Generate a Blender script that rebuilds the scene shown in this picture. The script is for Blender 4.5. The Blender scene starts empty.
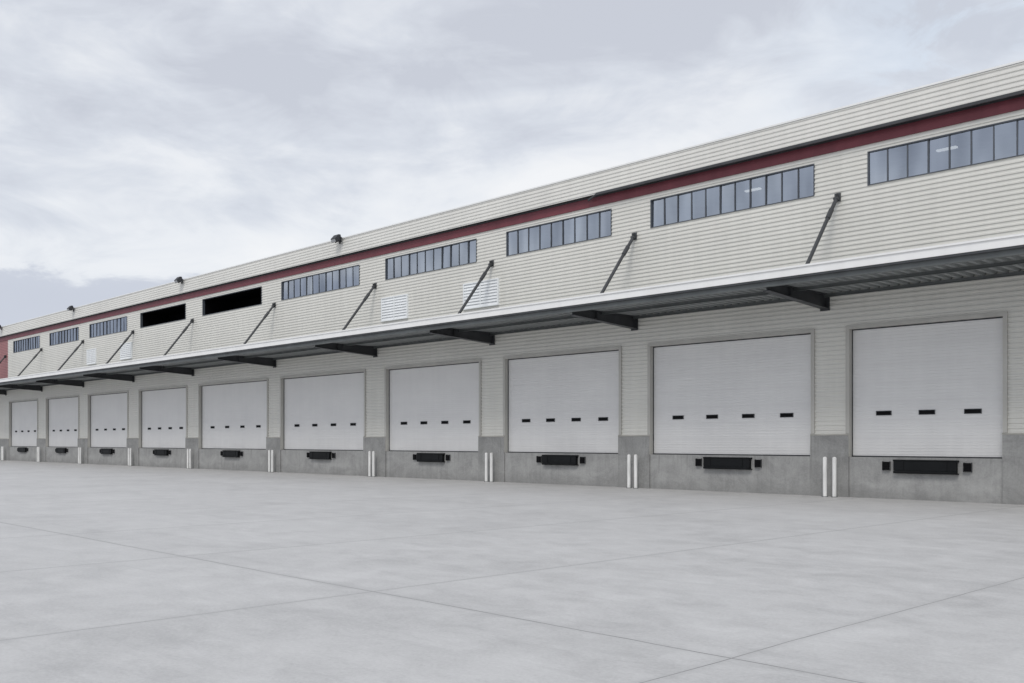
import bpy, math, random
from mathutils import Vector
random.seed(4)
scene=bpy.context.scene
COL=scene.collection
try:
    scene.view_settings.view_transform='Standard'; scene.view_settings.look='None'; scene.view_settings.exposure=0
except Exception: pass

# ---------------------------------------------------------------- materials
def newmat(name):
    m=bpy.data.materials.new(name); m.use_nodes=True
    nt=m.node_tree; b=nt.nodes['Principled BSDF']; return m,nt,b
def math_(nt,op,a,b=None,c=None):
    n=nt.nodes.new('ShaderNodeMath'); n.operation=op
    for i,v in enumerate((a,b,c)):
        if v is None: continue
        if isinstance(v,(int,float)): n.inputs[i].default_value=v
        else: nt.links.new(v,n.inputs[i])
    return n.outputs[0]
def mixc(nt,fac,a,b,mode='MIX'):
    n=nt.nodes.new('ShaderNodeMix'); n.data_type='RGBA'; n.blend_type=mode; n.clamp_factor=True
    for i,v in ((0,fac),(6,a),(7,b)):
        if isinstance(v,(int,float)): n.inputs[i].default_value=v
        elif isinstance(v,tuple): n.inputs[i].default_value=(*v,1) if len(v)==3 else v
        else: nt.links.new(v,n.inputs[i])
    return n.outputs[2]
def coords(nt,scale=(1,1,1)):
    g=nt.nodes.new('ShaderNodeNewGeometry')
    mp=nt.nodes.new('ShaderNodeMapping'); mp.inputs['Scale'].default_value=scale
    nt.links.new(g.outputs['Position'],mp.inputs['Vector']); return mp.outputs[0]
def noise(nt,vec,scale,detail=4,rough=.55,dist=0):
    n=nt.nodes.new('ShaderNodeTexNoise'); n.inputs['Scale'].default_value=scale
    n.inputs['Detail'].default_value=detail; n.inputs['Roughness'].default_value=rough; n.inputs['Distortion'].default_value=dist
    nt.links.new(vec,n.inputs['Vector']); return n.outputs['Fac']
def ramp(nt,fac,stops):
    r=nt.nodes.new('ShaderNodeValToRGB'); e=r.color_ramp.elements
    while len(e)<len(stops): e.new(.5)
    for i,(p,c) in enumerate(stops):
        e[i].position=p; e[i].color=(*c,1) if isinstance(c,tuple) else (c,c,c,1)
    nt.links.new(fac,r.inputs[0]); return r.outputs[0]
def maprange(nt,v,a,b_,c,d,smooth=False):
    mr=nt.nodes.new('ShaderNodeMapRange')
    if smooth: mr.interpolation_type='SMOOTHSTEP'
    for i,x in ((1,a),(2,b_),(3,c),(4,d)): mr.inputs[i].default_value=x
    nt.links.new(v,mr.inputs[0]); return mr.outputs[0]
def posz(nt):
    g=nt.nodes.new('ShaderNodeNewGeometry'); sp=nt.nodes.new('ShaderNodeSeparateXYZ'); nt.links.new(g.outputs['Position'],sp.inputs[0]); return sp

def painted(name,col,rough=.5,var=.12,scale=(1.5,1.5,.3),metal=0.0,spec=.4):
    m,nt,b=newmat(name)
    f=noise(nt,coords(nt,scale),1,3,.6)
    lo=tuple(c*(1-var) for c in col); hi=tuple(min(1,c*(1+var*.6)) for c in col)
    nt.links.new(ramp(nt,f,[(.3,lo),(.7,hi)]),b.inputs['Base Color']); b.inputs['Roughness'].default_value=rough
    b.inputs['Metallic'].default_value=metal; b.inputs['Specular IOR Level'].default_value=spec
    return m

def siding_mat(name,col):
    m,nt,b=newmat(name)
    big=noise(nt,coords(nt,(.25,.25,.5)),1,2); st=noise(nt,coords(nt,(3.2,3.2,.2)),1,4,.65)
    f=math_(nt,'ADD',math_(nt,'MULTIPLY',big,.5),math_(nt,'MULTIPLY',st,.5))
    lo=tuple(c*.94 for c in col); hi=tuple(min(1,c*1.03) for c in col)
    c=ramp(nt,f,[(.36,lo),(.62,hi)])
    nt.links.new(c,b.inputs['Base Color']); b.inputs['Roughness'].default_value=.45; b.inputs['Specular IOR Level'].default_value=.4
    return m

M_side=siding_mat('cream_siding',(.70,.69,.645))
M_par=siding_mat('parapet_siding',(.735,.725,.685))
M_redside=siding_mat('red_siding',(.34,.14,.14))
M_trim=painted('beige_trim',(.50,.49,.455),.5)
M_cap=painted('white_cap',(.82,.82,.81),.4,.05)
M_red=painted('red_band',(.16,.038,.05),.5,.15)
M_dark=painted('dark_steel',(.055,.058,.062),.5,.25)
M_gray=painted('gray_steel',(.12,.13,.13),.45,.2)
M_black=painted('black_rubber',(.007,.007,.008),.75,.3,spec=.12)
M_blkmetal=painted('black_painted_steel',(.008,.009,.010),.55,.3,spec=.18)
M_void=painted('dark_interior',(.006,.006,.007),.9,.1,spec=0)
M_white=painted('white_paint',(.78,.78,.765),.45,.14,(6,6,1.8))
M_louv=painted('louvre_white',(.82,.84,.85),.5,.04)
M_deck=painted('deck_metal',(.29,.305,.305),.4,.15,(.5,2,1))
M_frame=painted('window_frame',(.09,.10,.115),.4,.1)
M_roof=painted('roof_membrane',(.42,.42,.41),.8,.15)
M_lamp=painted('lamp_housing',(.03,.03,.034),.5,.1)

# sectional door
M_door,nt,b=newmat('door_white')
f=noise(nt,coords(nt,(.5,.5,.9)),1,3,.6); st=noise(nt,coords(nt,(4,4,.25)),1,4)
f2=math_(nt,'ADD',math_(nt,'MULTIPLY',f,.65),math_(nt,'MULTIPLY',st,.35))
c=ramp(nt,f2,[(.33,(.73,.725,.72)),(.67,(.785,.78,.77))])
sp=posz(nt)
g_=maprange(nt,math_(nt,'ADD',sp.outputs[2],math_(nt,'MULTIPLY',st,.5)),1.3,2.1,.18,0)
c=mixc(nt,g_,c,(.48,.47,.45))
nt.links.new(c,b.inputs['Base Color']); b.inputs['Roughness'].default_value=.5; b.inputs['Specular IOR Level'].default_value=.3

def concrete(name,lo,hi):
    m,nt,b=newmat(name)
    a=noise(nt,coords(nt,(.9,.9,1.3)),1,6,.75,.5); s=noise(nt,coords(nt,(5,5,.35)),1,4,.65); fn=noise(nt,coords(nt),18,3,.7)
    f=math_(nt,'ADD',math_(nt,'ADD',math_(nt,'MULTIPLY',a,.5),math_(nt,'MULTIPLY',s,.28)),math_(nt,'MULTIPLY',fn,.22))
    c=ramp(nt,f,[(.40,lo),(.60,hi)])
    sp=posz(nt)
    # damp tide mark along the foot and run-off streaks from the top edge
    c=mixc(nt,maprange(nt,math_(nt,'ADD',sp.outputs[2],math_(nt,'MULTIPLY',a,.7)),.25,.85,.6,0),c,(.19,.19,.185))
    run=math_(nt,'MULTIPLY',maprange(nt,s,.54,.68,0,.5,True),maprange(nt,sp.outputs[2],.3,1.2,.2,1))
    c=mixc(nt,run,c,(.17,.168,.162))
    nt.links.new(c,b.inputs['Base Color']); b.inputs['Roughness'].default_value=.85; return m
M_conc=concrete('dock_concrete',(.27,.27,.265),(.41,.41,.40))
M_pier=concrete('pier_concrete',(.235,.235,.23),(.36,.36,.352))

# ground
M_ground,nt,b=newmat('concrete_paving')
sp=posz(nt)
big=noise(nt,coords(nt,(.3,.35,.1)),1,3,.6,.5); mid=noise(nt,coords(nt,(1.3,1.6,.5)),1,7,.8,.4); fn=noise(nt,coords(nt),26,3,.8)
f=math_(nt,'ADD',math_(nt,'ADD',math_(nt,'MULTIPLY',big,.22),math_(nt,'MULTIPLY',mid,.48)),math_(nt,'MULTIPLY',fn,.30))
c=ramp(nt,f,[(.37,(.40,.397,.395)),(.5,(.50,.496,.493)),(.63,(.58,.576,.572))])
wob=math_(nt,'MULTIPLY',math_(nt,'SUBTRACT',big,.5),.08)
def joint(axis,off,per,wd):
    a=math_(nt,'ADD',math_(nt,'ADD',sp.outputs[axis],off),wob)
    fr=math_(nt,'FRACT',math_(nt,'DIVIDE',a,per))
    d=math_(nt,'MULTIPLY',math_(nt,'MINIMUM',fr,math_(nt,'SUBTRACT',1.0,fr)),per)
    return math_(nt,'LESS_THAN',d,wd), d
j1,d1=joint(0,4.3,4.72,.006); j2,d2=joint(1,21.45,28.2,.009)
dm=math_(nt,'MINIMUM',d1,d2)
c=mixc(nt,math_(nt,'MULTIPLY',maprange(nt,dm,0,.10,.35,0),mid),c,(.27,.27,.27))
c=mixc(nt,math_(nt,'MULTIPLY',math_(nt,'MAXIMUM',j1,j2),math_(nt,'MULTIPLY',mid,1.4)),c,(.13,.13,.13))
sc=noise(nt,coords(nt,(.35,2.2,1)),1,6,.75,.8)
c=mixc(nt,ramp(nt,sc,[(.52,0.0),(.72,.32)]),c,(.35,.35,.35))
nt.links.new(c,b.inputs['Base Color'])
nt.links.new(ramp(nt,mid,[(.3,.5),(.7,.72)]),b.inputs['Roughness']); b.inputs['Specular IOR Level'].default_value=.35

# glass: half mirror coating, half see-through
M_glass,nt,b=newmat('window_glass')
f=noise(nt,coords(nt,(1.8,1,.5)),.6,2)
gl_=nt.nodes.new('ShaderNodeBsdfGlossy'); gl_.inputs['Roughness'].default_value=.05
nt.links.new(ramp(nt,f,[(.35,(.62,.68,.78)),(.65,(.70,.76,.85))]),gl_.inputs['Color'])
tr=nt.nodes.new('ShaderNodeBsdfTransparent'); tr.inputs['Color'].default_value=(.6,.66,.72,1)
mx=nt.nodes.new('ShaderNodeMixShader'); nt.links.new(maprange(nt,f,.3,.7,.46,.64),mx.inputs[0]); nt.links.new(tr.outputs[0],mx.inputs[1]); nt.links.new(gl_.outputs[0],mx.inputs[2])
nt.links.new(mx.outputs[0],nt.nodes['Material Output'].inputs['Surface'])
M_lens,nt,b=newmat('lamp_lens'); f=noise(nt,coords(nt),3); nt.links.new(ramp(nt,f,[(.3,(.3,.31,.32)),(.7,(.4,.41,.42))]),b.inputs['Base Color']); b.inputs['Roughness'].default_value=.15
M_tube,nt,b=newmat('lit_lamp'); f=noise(nt,coords(nt),3); nt.links.new(ramp(nt,f,[(.3,(.95,.90,.80)),(.7,(1,.95,.86))]),b.inputs['Emission Color']); b.inputs['Emission Strength'].default_value=.9

# ---------------------------------------------------------------- mesh helper
class MB:
    def __init__(s): s.v=[];s.f=[];s.m=[]
    def quad(s,a,b_,c,d,m=0):
        i=len(s.v); s.v+= [a,b_,c,d]; s.f.append((i,i+1,i+2,i+3)); s.m.append(m)
    def box(s,x0,x1,y0,y1,z0,z1,m=0):
        if x0>x1:x0,x1=x1,x0
        if y0>y1:y0,y1=y1,y0
        i=len(s.v)
        s.v+=[(x0,y0,z0),(x1,y0,z0),(x1,y1,z0),(x0,y1,z0),(x0,y0,z1),(x1,y0,z1),(x1,y1,z1),(x0,y1,z1)]
        for q in ((0,3,2,1),(4,5,6,7),(0,1,5,4),(1,2,6,5),(2,3,7,6),(3,0,4,7)):
            s.f.append(tuple(i+k for k in q)); s.m.append(m)
    def prism(s,pts,ax0,ax1,m=0):
        i=len(s.v);n=len(pts)
        s.v+=[(ax0,y,z) for y,z in pts]+[(ax1,y,z) for y,z in pts]
        s.f.append(tuple(i+k for k in range(n))); s.m.append(m)
        s.f.append(tuple(i+n+k for k in reversed(range(n)))); s.m.append(m)
        for k in range(n):
            k2=(k+1)%n; s.f.append((i+k2,i+k,i+n+k,i+n+k2)); s.m.append(m)
    def tube(s,p0,p1,r,n=12,m=0,r2=None):
        p0=Vector(p0);p1=Vector(p1);d=(p1-p0).normalized()
        u=d.orthogonal().normalized(); w=d.cross(u); i=len(s.v); r2=r if r2 is None else r2
        for p,rr in ((p0,r),(p1,r2)):
            for k in range(n):
                a=2*math.pi*k/n; s.v.append(tuple(p+u*math.cos(a)*rr+w*math.sin(a)*rr))
        for k in range(n):
            k2=(k+1)%n; s.f.append((i+k,i+k2,i+n+k2,i+n+k)); s.m.append(m)
        s.f.append(tuple(i+k for k in reversed(range(n)))); s.m.append(m)
        s.f.append(tuple(i+n+k for k in range(n))); s.m.append(m)
    def obj(s,name,mats,parent=None,loc=(0,0,0),bevel=0,smooth=False):
        me=bpy.data.meshes.new(name); me.from_pydata(s.v,[],s.f)
        for m in mats: me.materials.append(m)
        for p,mi in zip(me.polygons,s.m): p.material_index=mi; p.use_smooth=smooth
        me.update()
        o=bpy.data.objects.new(name,me); COL.objects.link(o); o.location=loc
        if parent: o.parent=parent
        if bevel:
            bv=o.modifiers.new('bevel','BEVEL'); bv.width=bevel; bv.segments=2; bv.limit_method='ANGLE'
        return o
def copy(o,parent,loc):
    c=o.copy(); COL.objects.link(c); c.parent=parent; c.location=loc; return c

P=.16; PRO=[(0,0),(.078,0),(.092,-.026),(.146,-.026),(.16,0)]
PT=.14
def profile(z0,z1,pitch=PT):
    k=pitch/P; out=[]
    def yat(z):
        t=(z/k)%P
        for (a,ya),(b_,yb) in zip(PRO,PRO[1:]):
            if a<=t<=b_: return ya+(yb-ya)*(t-a)/(b_-a)
        return 0
    out.append((z0,yat(z0)))
    n=int(z0/pitch)-1
    while n*pitch<z1:
        for a,y in PRO[:-1]:
            z=n*pitch+a*k
            if z0+1e-4<z<z1-1e-4: out.append((z,y))
        n+=1
    out.append((z1,yat(z1))); return out
def clad(mb,s0,s1,z0,z1,y=0,m=0,pitch=PT):
    pr=profile(z0,z1,pitch); x0,x1=-s1,-s0
    for (za,ya),(zb,yb) in zip(pr,pr[1:]):
        mb.quad((x0,y+ya,za),(x1,y+ya,za),(x1,y+yb,zb),(x0,y+yb,zb),m)

# ---------------------------------------------------------------- layout (metres along the facade)
doors=[(9.72,14.13,3),(15.39,21.69,4),(23.13,29.22,4),(30.81,37.36,4),(39.14,46.81,4),(48.3,56.34,4),(58.09,65.04,4),(66.99,74.0,4),(75.96,82.81,4),(84.89,91.91,4)]
wins=[(7.0,13.56,'g'),(15.29,21.69,'g'),(23.51,29.16,'g'),(31.0,37.45,'g'),(39.56,46.81,'g'),(48.9,55.95,'o'),(58.2,64.9,'o'),(67.1,73.8,'g'),(75.96,82.1,'g'),(84.4,90.9,'g')]
piers=[6.0,14.76,22.41,30.02,38.25,47.5,57.2,66.0,74.98,83.85,92.9,101.8]
S0,S1=-14.0,112.0
ZD0,ZD1=1.22,5.09; ZC=1.87; ZW0,ZW1=9.33,10.35; DEP=38
RED=92.4

wh=bpy.data.objects.new('warehouse',None); COL.objects.link(wh); wh.empty_display_size=1
wh['label']='long cream corrugated metal warehouse with a row of white dock doors'
wh['category']='warehouse'

mb=MB()
prev=S0
for a,b_,_ in doors:
    clad(mb,prev,a,ZC,ZD1); prev=b_
clad(mb,prev,S1,ZC,ZD1)
clad(mb,S0,S1,ZD1,6.3)
clad(mb,S0,RED,6.3,ZW0)
clad(mb,RED,S1,6.3,10.97,m=1)
prev=S0
for a,b_,_ in wins:
    clad(mb,prev,a,ZW0,ZW1); prev=b_
clad(mb,prev,RED,ZW0,ZW1)
clad(mb,S0,RED,ZW1,10.97)
mb.quad((-S1,0,10.97),(-S0,0,10.97),(-S0,0,11.6),(-S1,0,11.6))
mb.obj('wall',[M_side,M_redside],wh)
mb=MB()
mb.box(-S1-.2,-S1-.001,-.03,DEP,0,11.6); mb.box(-S0+.001,-S0+.2,-.03,DEP,0,11.6); mb.box(-S1,-S0,DEP+.001,DEP+.2,0,11.6)
mb.obj('rear_wall',[M_side],wh)
mb=MB(); mb.box(-S1,-S0,.05,DEP-.05,11.2,11.45); mb.obj('roof',[M_roof],wh)
mb=MB()
clad(mb,S0,S1,10.95,11.74,y=-.24)
mb.quad((-S1,-.24,10.95),(-S0,-.24,10.95),(-S0,.02,10.95),(-S1,.02,10.95),1)
mb.box(-S1,-S0,-.22,.1,11.6,11.74)
mb.obj('parapet',[M_par,M_dark],wh)
mb=MB(); mb.box(-S1,-S0,-.29,.13,11.745,11.80); mb.obj('parapet_cap',[M_cap],wh)
mb=MB(); mb.box(-S1,-S0,-.06,-.002,10.57,10.90); mb.obj('red_band',[M_red],wh)
mb=MB(); mb.box(-S1,-S0,-.10,-.003,10.902,10.945); mb.obj('eave_flashing',[M_dark],wh)
mb=MB(); mb.box(-24.0,-S0,-.36,-.285,10.88,10.97); mb.tube((-24,-.32,10.92),(-24.5,-.2,10.8),.04,8); mb.obj('gutter',[M_dark],wh)

mb=MB(); prev=S0
for a,b_,_ in doors:
    mb.box(-a,-prev,-.10,.4,0,ZC,1); mb.box(-b_+.002,-a-.002,-.05,.6,-.0,ZD0,0); prev=b_
mb.box(-S1,-prev,-.10,.4,0,ZC,1)
mb.obj('foundation',[M_conc,M_pier],wh)
prev=S0
for a,b_,_ in doors+[(S1,S1,0)]:
    mb=MB(); mb.prism([(-.112,ZC+.002),(0.0,ZC+.002),(0.0,ZC+.05),(-.04,ZC+.05)],-a,-prev); prev=b_
    mb.obj('base_flashing',[M_trim],wh)

def dwin():
    mb=MB(); w,h=.235,.068
    mb.box(-w,w,-.022,0,-h,-h+.016,1);mb.box(-w,w,-.022,0,h-.016,h,1);mb.box(-w,-w+.02,-.0215,0,-h+.0165,h-.0165,1);mb.box(w-.02,w,-.0215,0,-h+.0165,h-.0165,1)
    mb.box(-w+.02,w-.02,-.010,0,-h+.016,h-.016,0); return mb
pw=None; plv=None; pbump=None
for a,b_,nw in doors:
    W=b_-a; H=ZD1-ZD0; cx=-(a+b_)/2
    mb=MB(); nsec=7; sh=H/nsec
    hw=W/2
    for i in range(nsec):
        z0=i*sh+.0025; z1=(i+1)*sh-.0025
        mb.box(-hw+.02,hw-.02,0,.05,z0+(0.04 if i==0 else 0),z1)
        for k in range(1,6):
            zz=z0+(z1-z0)*k/6
            mb.prism([(0,zz-.012),(-.005,zz-.004),(-.005,zz+.004),(0,zz+.012)],-hw+.021,hw-.021)
    mb.box(-hw+.022,hw-.022,.012,.04,.02,H-.01,0)
    mb.box(-hw+.023,hw-.023,-.008,.045,0.002,.036,1)
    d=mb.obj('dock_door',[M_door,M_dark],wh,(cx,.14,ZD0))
    f=MB(); t=.11
    f.box(-hw-t,-hw+.006,-.205,-.002,ZC-ZD0+.055,H); f.box(hw-.006,hw+t,-.205,-.002,ZC-ZD0+.055,H)
    f.box(-hw+.001,-hw+.0065,-.235,-.002,.002,ZC-ZD0+.053); f.box(hw-.0065,hw-.001,-.235,-.002,.002,ZC-ZD0+.053)
    f.box(-hw-t,hw+t,-.209,-.002,H,H+.10)
    f.box(-hw+.007,-hw+.026,-.03,-.003,.003,H-.041,1); f.box(hw-.026,hw-.007,-.03,-.003,.003,H-.041,1); f.box(-hw+.007,hw-.007,-.03,-.003,H-.035,H-.001,1)
    f.obj('door_frame',[M_trim,M_dark],d)
    zz=2.53-ZD0
    sp_=W*.225 if nw==4 else W*.29
    xs=[(k-(nw-1)/2)*sp_+.07 for k in range(nw)]
    for x in xs:
        if pw is None: pw=dwin().obj('door_window',[M_black,M_dark],d,(x,-.002,zz))
        else: copy(pw,d,(x,-.002,zz))
    lx=cx+.13
    if plv is None:
        m2=MB()
        m2.box(-.92,.92,-.14,0,-.05,.0); m2.box(-.90,.90,-.165,-.141,-.38,-.32); m2.box(-.90,.90,-.15,-.141,-.315,-.006)
        m2.box(-.92,.92,-.12,0,-.40,-.37); m2.box(-.88,.88,-.135,-.0,-.365,-.06)
        for x in (-.62,.62): m2.box(x-.02,x+.02,-.165,-.151,-.31,-.04)
        m2.tube((-.89,-.155,-.02),(.89,-.155,-.02),.018,8)
        plv=m2.obj('dock_leveler',[M_blkmetal],wh,(lx,-.052,1.16),bevel=.006); lv=plv
        m3=MB(); m3.box(-.10,.10,-.10,0,-.12,.12)
        for z in (-.07,0,.07): m3.box(-.09,.09,-.110,-.101,z-.016,z+.016)
        m3.box(-.115,-.101,-.06,0,-.135,.135,1); m3.box(.101,.115,-.06,0,-.135,.135,1)
        pbump=m3.obj('rubber_bumper',[M_black,M_dark],lv,(-1.16,0,-.19),bevel=.006)
        copy(pbump,lv,(1.16,0,-.19))
    else:
        lv=copy(plv,wh,(lx,-.052,1.16))
        copy(pbump,lv,(-1.16,0,-.19)); copy(pbump,lv,(1.16,0,-.19))

pcl=None
for a,b_,k in wins:
    W=b_-a; cx=-(a+b_)/2; H=ZW1-ZW0; hw=W/2; t=.03
    f=MB()
    f.box(-hw,hw,-.04,.12,0,t); f.box(-hw,hw,-.04,.12,H-t,H); f.box(-hw,-hw+t,-.039,.12,t,H-t); f.box(hw-t,hw,-.039,.12,t,H-t)
    if k=='g':
        n=max(2,round(W/.60))
        for i in range(1,n):
            x=-hw+W*i/n; f.box(x-.015,x+.015,-.005,.05,t,H-t)
        o=f.obj('clerestory_window',[M_frame],wh,(cx,0,ZW0))
        gl=MB()
        for i in range(n):
            x0=-hw+W*i/n+.012; x1=-hw+W*(i+1)/n-.012
            tl=random.uniform(-.010,.010); t2=random.uniform(-.012,.012)
            gl.quad((x0,.03+tl,t-.01),(x1,.03-tl,t-.01),(x1,.03-tl+t2,H-t+.01),(x0,.03+tl+t2,H-t+.01))
        gl.obj('glass_pane',[M_glass],o)
    else:
        D=2.0
        f.quad((-hw,D,0),(hw,D,0),(hw,D,H),(-hw,D,H),1)
        f.quad((-hw,.121,.001),(hw,.121,.001),(hw,D,.001),(-hw,D,.001),1); f.quad((-hw,.121,H-.001),(hw,.121,H-.001),(hw,D,H-.001),(-hw,D,H-.001),1)
        f.quad((-hw+.001,.121,0),(-hw+.001,D,0),(-hw+.001,D,H),(-hw+.001,.121,H),1); f.quad((hw-.001,.121,0),(hw-.001,D,0),(hw-.001,D,H),(hw-.001,.121,H),1)
        o=f.obj('open_window_bay',[M_frame,M_void],wh,(cx,0,ZW0)); o['label']='unglazed black opening in the upper wall'
for s,y in ((3.5,2.4),(6.3,2.4),(10.8,5.5),(12.2,2.4),(16.5,5.5),(19.0,2.4),(24.6,2.4),(28.0,5.5),(32.5,2.4),(41.5,2.4)):
    if pcl is None:
        m=MB(); m.box(-.32,.32,-.09,.09,.05,.10,1); m.box(-.30,.30,-.075,.075,0,.049,0); m.tube((-.25,0,.1),(-.25,0,.55),.01,6,1); m.tube((.25,0,.1),(.25,0,.55),.01,6,1)
        pcl=m.obj('ceiling_lamp',[M_tube,M_dark],wh,(-s,y,10.62))
    else: copy(pcl,wh,(-s,y,10.62))

for a,b_ in ((29.6,31.8),(35.7,37.7),(66.2,68.1),(72.5,74.2)):
    W=b_-a;H=1.12;hw=W/2;f=MB();t=.05
    f.box(-hw,hw,-.10,0,0,t);f.box(-hw,hw,-.10,0,H-t,H)
    for x in (-hw,-t/2,hw-t): f.box(x,x+t,-.099,0,t,H-t)
    f.box(-hw+.01,hw-.01,-.0505,-.050,t,H-t)
    n=8
    for i in range(n):
        z=t+(H-2*t)*i/n
        for xa,xb in ((-hw+t,-t/2),(t/2,hw-t)):
            f.quad((xa,-.09,z+.0),(xb,-.09,z+.0),(xb,-.052,z+.10),(xa,-.052,z+.10))
    f.obj('louvre_vent',[M_louv],wh,(-(a+b_)/2,0,7.37))

# canopy
PC=3.6
mb=MB()
x=-S1
prof=[]
while x< -S0-.01:
    for dx,dz in ((0,0),(.11,0),(.14,.08),(.27,.08),(.30,0)):
        prof.append((min(x+dx,-S0),6.23+dz))
    x+=.30
for (xa,za),(xb,zb) in zip(prof,prof[1:]):
    if xb-xa<1e-6: continue
    mb.quad((xa,-PC+.05,za),(xb,-PC+.05,zb),(xb,-.03,zb),(xa,-.03,za))
mb.box(-S1,-S0,-PC+.04,-.03,6.33,6.40)
can=mb.obj('canopy',[M_deck],wh); can['label']='long flat steel canopy with white edge above the dock doors'
mb=MB(); mb.box(-S1-.03,-S0+.03,-PC-.04,-PC+.035,6.27,6.52); mb.box(-S1-.03,-S0+.03,-PC-.075,-PC-.041,6.48,6.53)
mb.obj('canopy_fascia',[M_cap],can)
mb=MB()
mb.box(-S1-.02,-S0+.02,-PC-.03,-PC+.03,6.21,6.268)
mb.obj('edge_strip',[M_dark],can)
mb=MB()
mb.box(-S1,-S0,-PC+.06,-PC+.07,6.07,6.225); mb.box(-S1,-S0,-PC+.071,-PC+.17,6.07,6.08)
mb.obj('edge_channel',[M_gray],can)
for y in (-1.9,-.15): 
    mb=MB(); mb.box(-S1,-S0,y,y+.012,6.13,6.225); mb.box(-S1,-S0,y-.03,y+.042,6.122,6.13)
    mb.obj('purlin',[M_gray],can)
pb=None
for s in piers:
    loc=(-s-(.17 if s==14.76 else 0),0,0); rl=(-s+(.25 if s==14.76 else 0),0,0)
    if pb is None:
        m=MB()
        m.prism([(-.05,5.80),(-.05,6.215),(-PC+.20,6.215),(-PC+.20,5.99)],-.012,.012)
        m.prism([(-.05,5.78),(-.05,5.80),(-PC+.20,5.99),(-PC+.20,5.97)],-.12,.12)
        m.box(-.12,.12,-PC+.20,-.05,6.216,6.228)
        m.box(-.16,.16,-.05,-.036,5.72,6.26)
        m.box(-.11,.11,-2.22,-2.205,5.97,6.215)
        pb=m.obj('canopy_beam',[M_dark],can,loc)
        r=MB(); r.tube((0,-.10,9.12),(0,-2.2,6.46),.058,10)
        r.tube((0,-.42,8.715),(0,-.66,8.41),.078,10)
        r.box(-.10,.10,-.05,-.027,9.02,9.28); r.box(-.02,.02,-.18,-.05,9.04,9.24)
        r.box(-.02,.02,-2.3,-2.08,6.40,6.62)
        r.tube((-.07,-.14,9.10),(.07,-.14,9.10),.055,10)
        pr=r.obj('tie_rod',[M_dark],can,rl)
    else:
        copy(pb,can,loc); copy(pr,can,rl)

pbol=None
for s in piers[1:-1]:
    for ds in (-.31,.0):
        loc=(-(s+ds),-.36,0)
        if pbol is None:
            m=MB(); n=20; prof_=[(.062,0),(.062,1.17),(.056,1.195),(.041,1.212),(.02,1.22)]
            for i,(r,z) in enumerate(prof_):
                for k in range(n):
                    a=2*math.pi*k/n; m.v.append((r*math.cos(a),r*math.sin(a),z))
            for i in range(len(prof_)-1):
                for k in range(n):
                    k2=(k+1)%n; m.f.append((i*n+k,i*n+k2,(i+1)*n+k2,(i+1)*n+k)); m.m.append(0)
            m.f.append(tuple((len(prof_)-1)*n+k for k in range(n))); m.m.append(0)
            pbol=m.obj('bollard',[M_white],None,loc,smooth=True); o=pbol
            q=MB(); q.tube((0,0,0.001),(0,0,.015),.10,20); pbase=q.obj('base_plate',[M_gray],o)
        else:
            o=pbol.copy(); COL.objects.link(o); o.location=loc
            c_=pbase.copy(); COL.objects.link(c_); c_.parent=o
        o['label']='white steel pipe bollard beside the concrete dock wall'; o['category']='bollard'; o['group']='white bollards along the dock wall'

pf=None
for s in (40.8,58.1,76.2,93.2):
    loc=(-s,-.32,11.50)
    if pf is None:
        m=MB(); m.box(-.03,.03,-.04,.028,.0,.16); m.box(-.25,-.22,-.12,-.06,.06,.30); m.box(.22,.25,-.12,-.06,.06,.30); m.box(-.25,.25,-.12,-.06,.10,.14)
        pf=m.obj('floodlight',[M_lamp],None,loc); o=pf
        h=MB(); h.prism([(-.34,.02),(-.06,.20),(-.10,.42),(-.22,.42),(-.42,.20)],-.21,.21); ph=h.obj('lamp_head',[M_lamp],o,bevel=.01)
        l=MB(); l.quad((-.18,-.417,.165),(.18,-.417,.165),(.18,-.358,.035),(-.18,-.358,.035)); pl=l.obj('lamp_lens',[M_lens],o)
    else:
        o=pf.copy(); COL.objects.link(o); o.location=loc
        for q in (ph,pl):
            c_=q.copy(); COL.objects.link(c_); c_.parent=o
    o['label']='dark floodlight mounted on top of the warehouse parapet'; o['category']='floodlight'; o['group']='floodlights along the roof edge'

mb=MB(); R=1500
mb.quad((-R,-R,0),(R,-R,0),(R,R,0),(-R,R,0))
g=mb.obj('ground',[M_ground]); g['kind']='structure'; g['label']='pale concrete yard paving with saw cut joints'; g['category']='ground'

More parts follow.
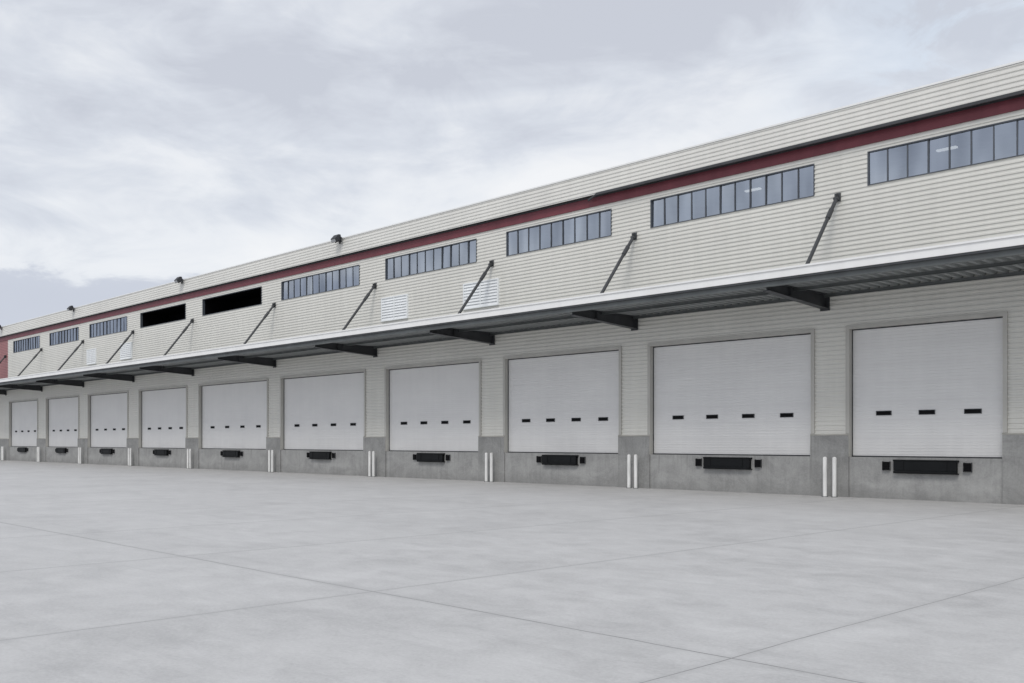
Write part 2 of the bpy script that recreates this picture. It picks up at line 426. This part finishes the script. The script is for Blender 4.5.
# ---------------------------------------------------------------- world
w=bpy.data.worlds.new('World'); scene.world=w; w.use_nodes=True; nt=w.node_tree
bg=nt.nodes['Background']
EL,AZ=math.radians(48),math.radians(150)
sky=nt.nodes.new('ShaderNodeTexSky'); sky.sky_type='NISHITA'; sky.sun_disc=False; sky.sun_elevation=EL; sky.sun_rotation=AZ
sk=nt.nodes.new('ShaderNodeVectorMath'); sk.operation='SCALE'; sk.inputs['Scale'].default_value=.12; nt.links.new(sky.outputs[0],sk.inputs[0])
tc=nt.nodes.new('ShaderNodeTexCoord'); sp=nt.nodes.new('ShaderNodeSeparateXYZ'); nt.links.new(tc.outputs['Generated'],sp.inputs[0])
mp=nt.nodes.new('ShaderNodeMapping'); mp.inputs['Scale'].default_value=(1,1,2.6); mp.inputs['Location'].default_value=(4.1,1.9,.35)
nt.links.new(tc.outputs['Generated'],mp.inputs[0])
n1=noise(nt,mp.outputs[0],2.5,5,.52,.4); n2=noise(nt,mp.outputs[0],8,5,.62,.5)
zz=sp.outputs[2]
band=math_(nt,'MULTIPLY',maprange(nt,zz,.13,.17,0,1,True),maprange(nt,zz,.20,.34,1,0,True))
dot=math_(nt,'MULTIPLY',math_(nt,'ADD',sp.outputs[0],sp.outputs[1]),.7)
cf=math_(nt,'ADD',math_(nt,'ADD',math_(nt,'MULTIPLY',n1,.72),math_(nt,'MULTIPLY',n2,.28)),math_(nt,'ADD',math_(nt,'MULTIPLY',band,.13),math_(nt,'MULTIPLY',dot,.05)))
cl=ramp(nt,cf,[(.43,(.60,.625,.69)),(.50,(.70,.73,.79)),(.57,(.83,.85,.885)),(.66,(.92,.925,.935))])
blue=math_(nt,'MULTIPLY',maprange(nt,dot,.15,.45,0,1,True),maprange(nt,n2,.44,.58,.15,.75,True))
cl=mixc(nt,blue,cl,(.70,.79,.90))
cl=mixc(nt,.08,cl,sk.outputs[0])
e=math_(nt,'ADD',zz,math_(nt,'MULTIPLY',math_(nt,'SUBTRACT',n2,.5),.07))
cl=mixc(nt,maprange(nt,e,.147,.158,.9,0,True),cl,(.57,.61,.70))
nt.links.new(cl,bg.inputs[0]); bg.inputs[1].default_value=1.03

sl=bpy.data.lights.new('sun','SUN'); sl.energy=1.5; sl.angle=math.radians(20); sl.color=(1,.965,.915)
so=bpy.data.objects.new('sun',sl); COL.objects.link(so)
dv=Vector((math.sin(AZ)*math.cos(EL),math.cos(AZ)*math.cos(EL),math.sin(EL)))
so.rotation_euler=dv.to_track_quat('Z','Y').to_euler(); so.location=(0,-40,60)

cam=bpy.data.cameras.new('camera'); co=bpy.data.objects.new('camera',cam); COL.objects.link(co)
co.location=(0,-28,1.7); co.rotation_euler=(math.radians(90),0,math.radians(45.86))
cam.sensor_width=36; cam.lens=34.35; cam.shift_y=.0972; cam.clip_end=4000
scene.camera=co
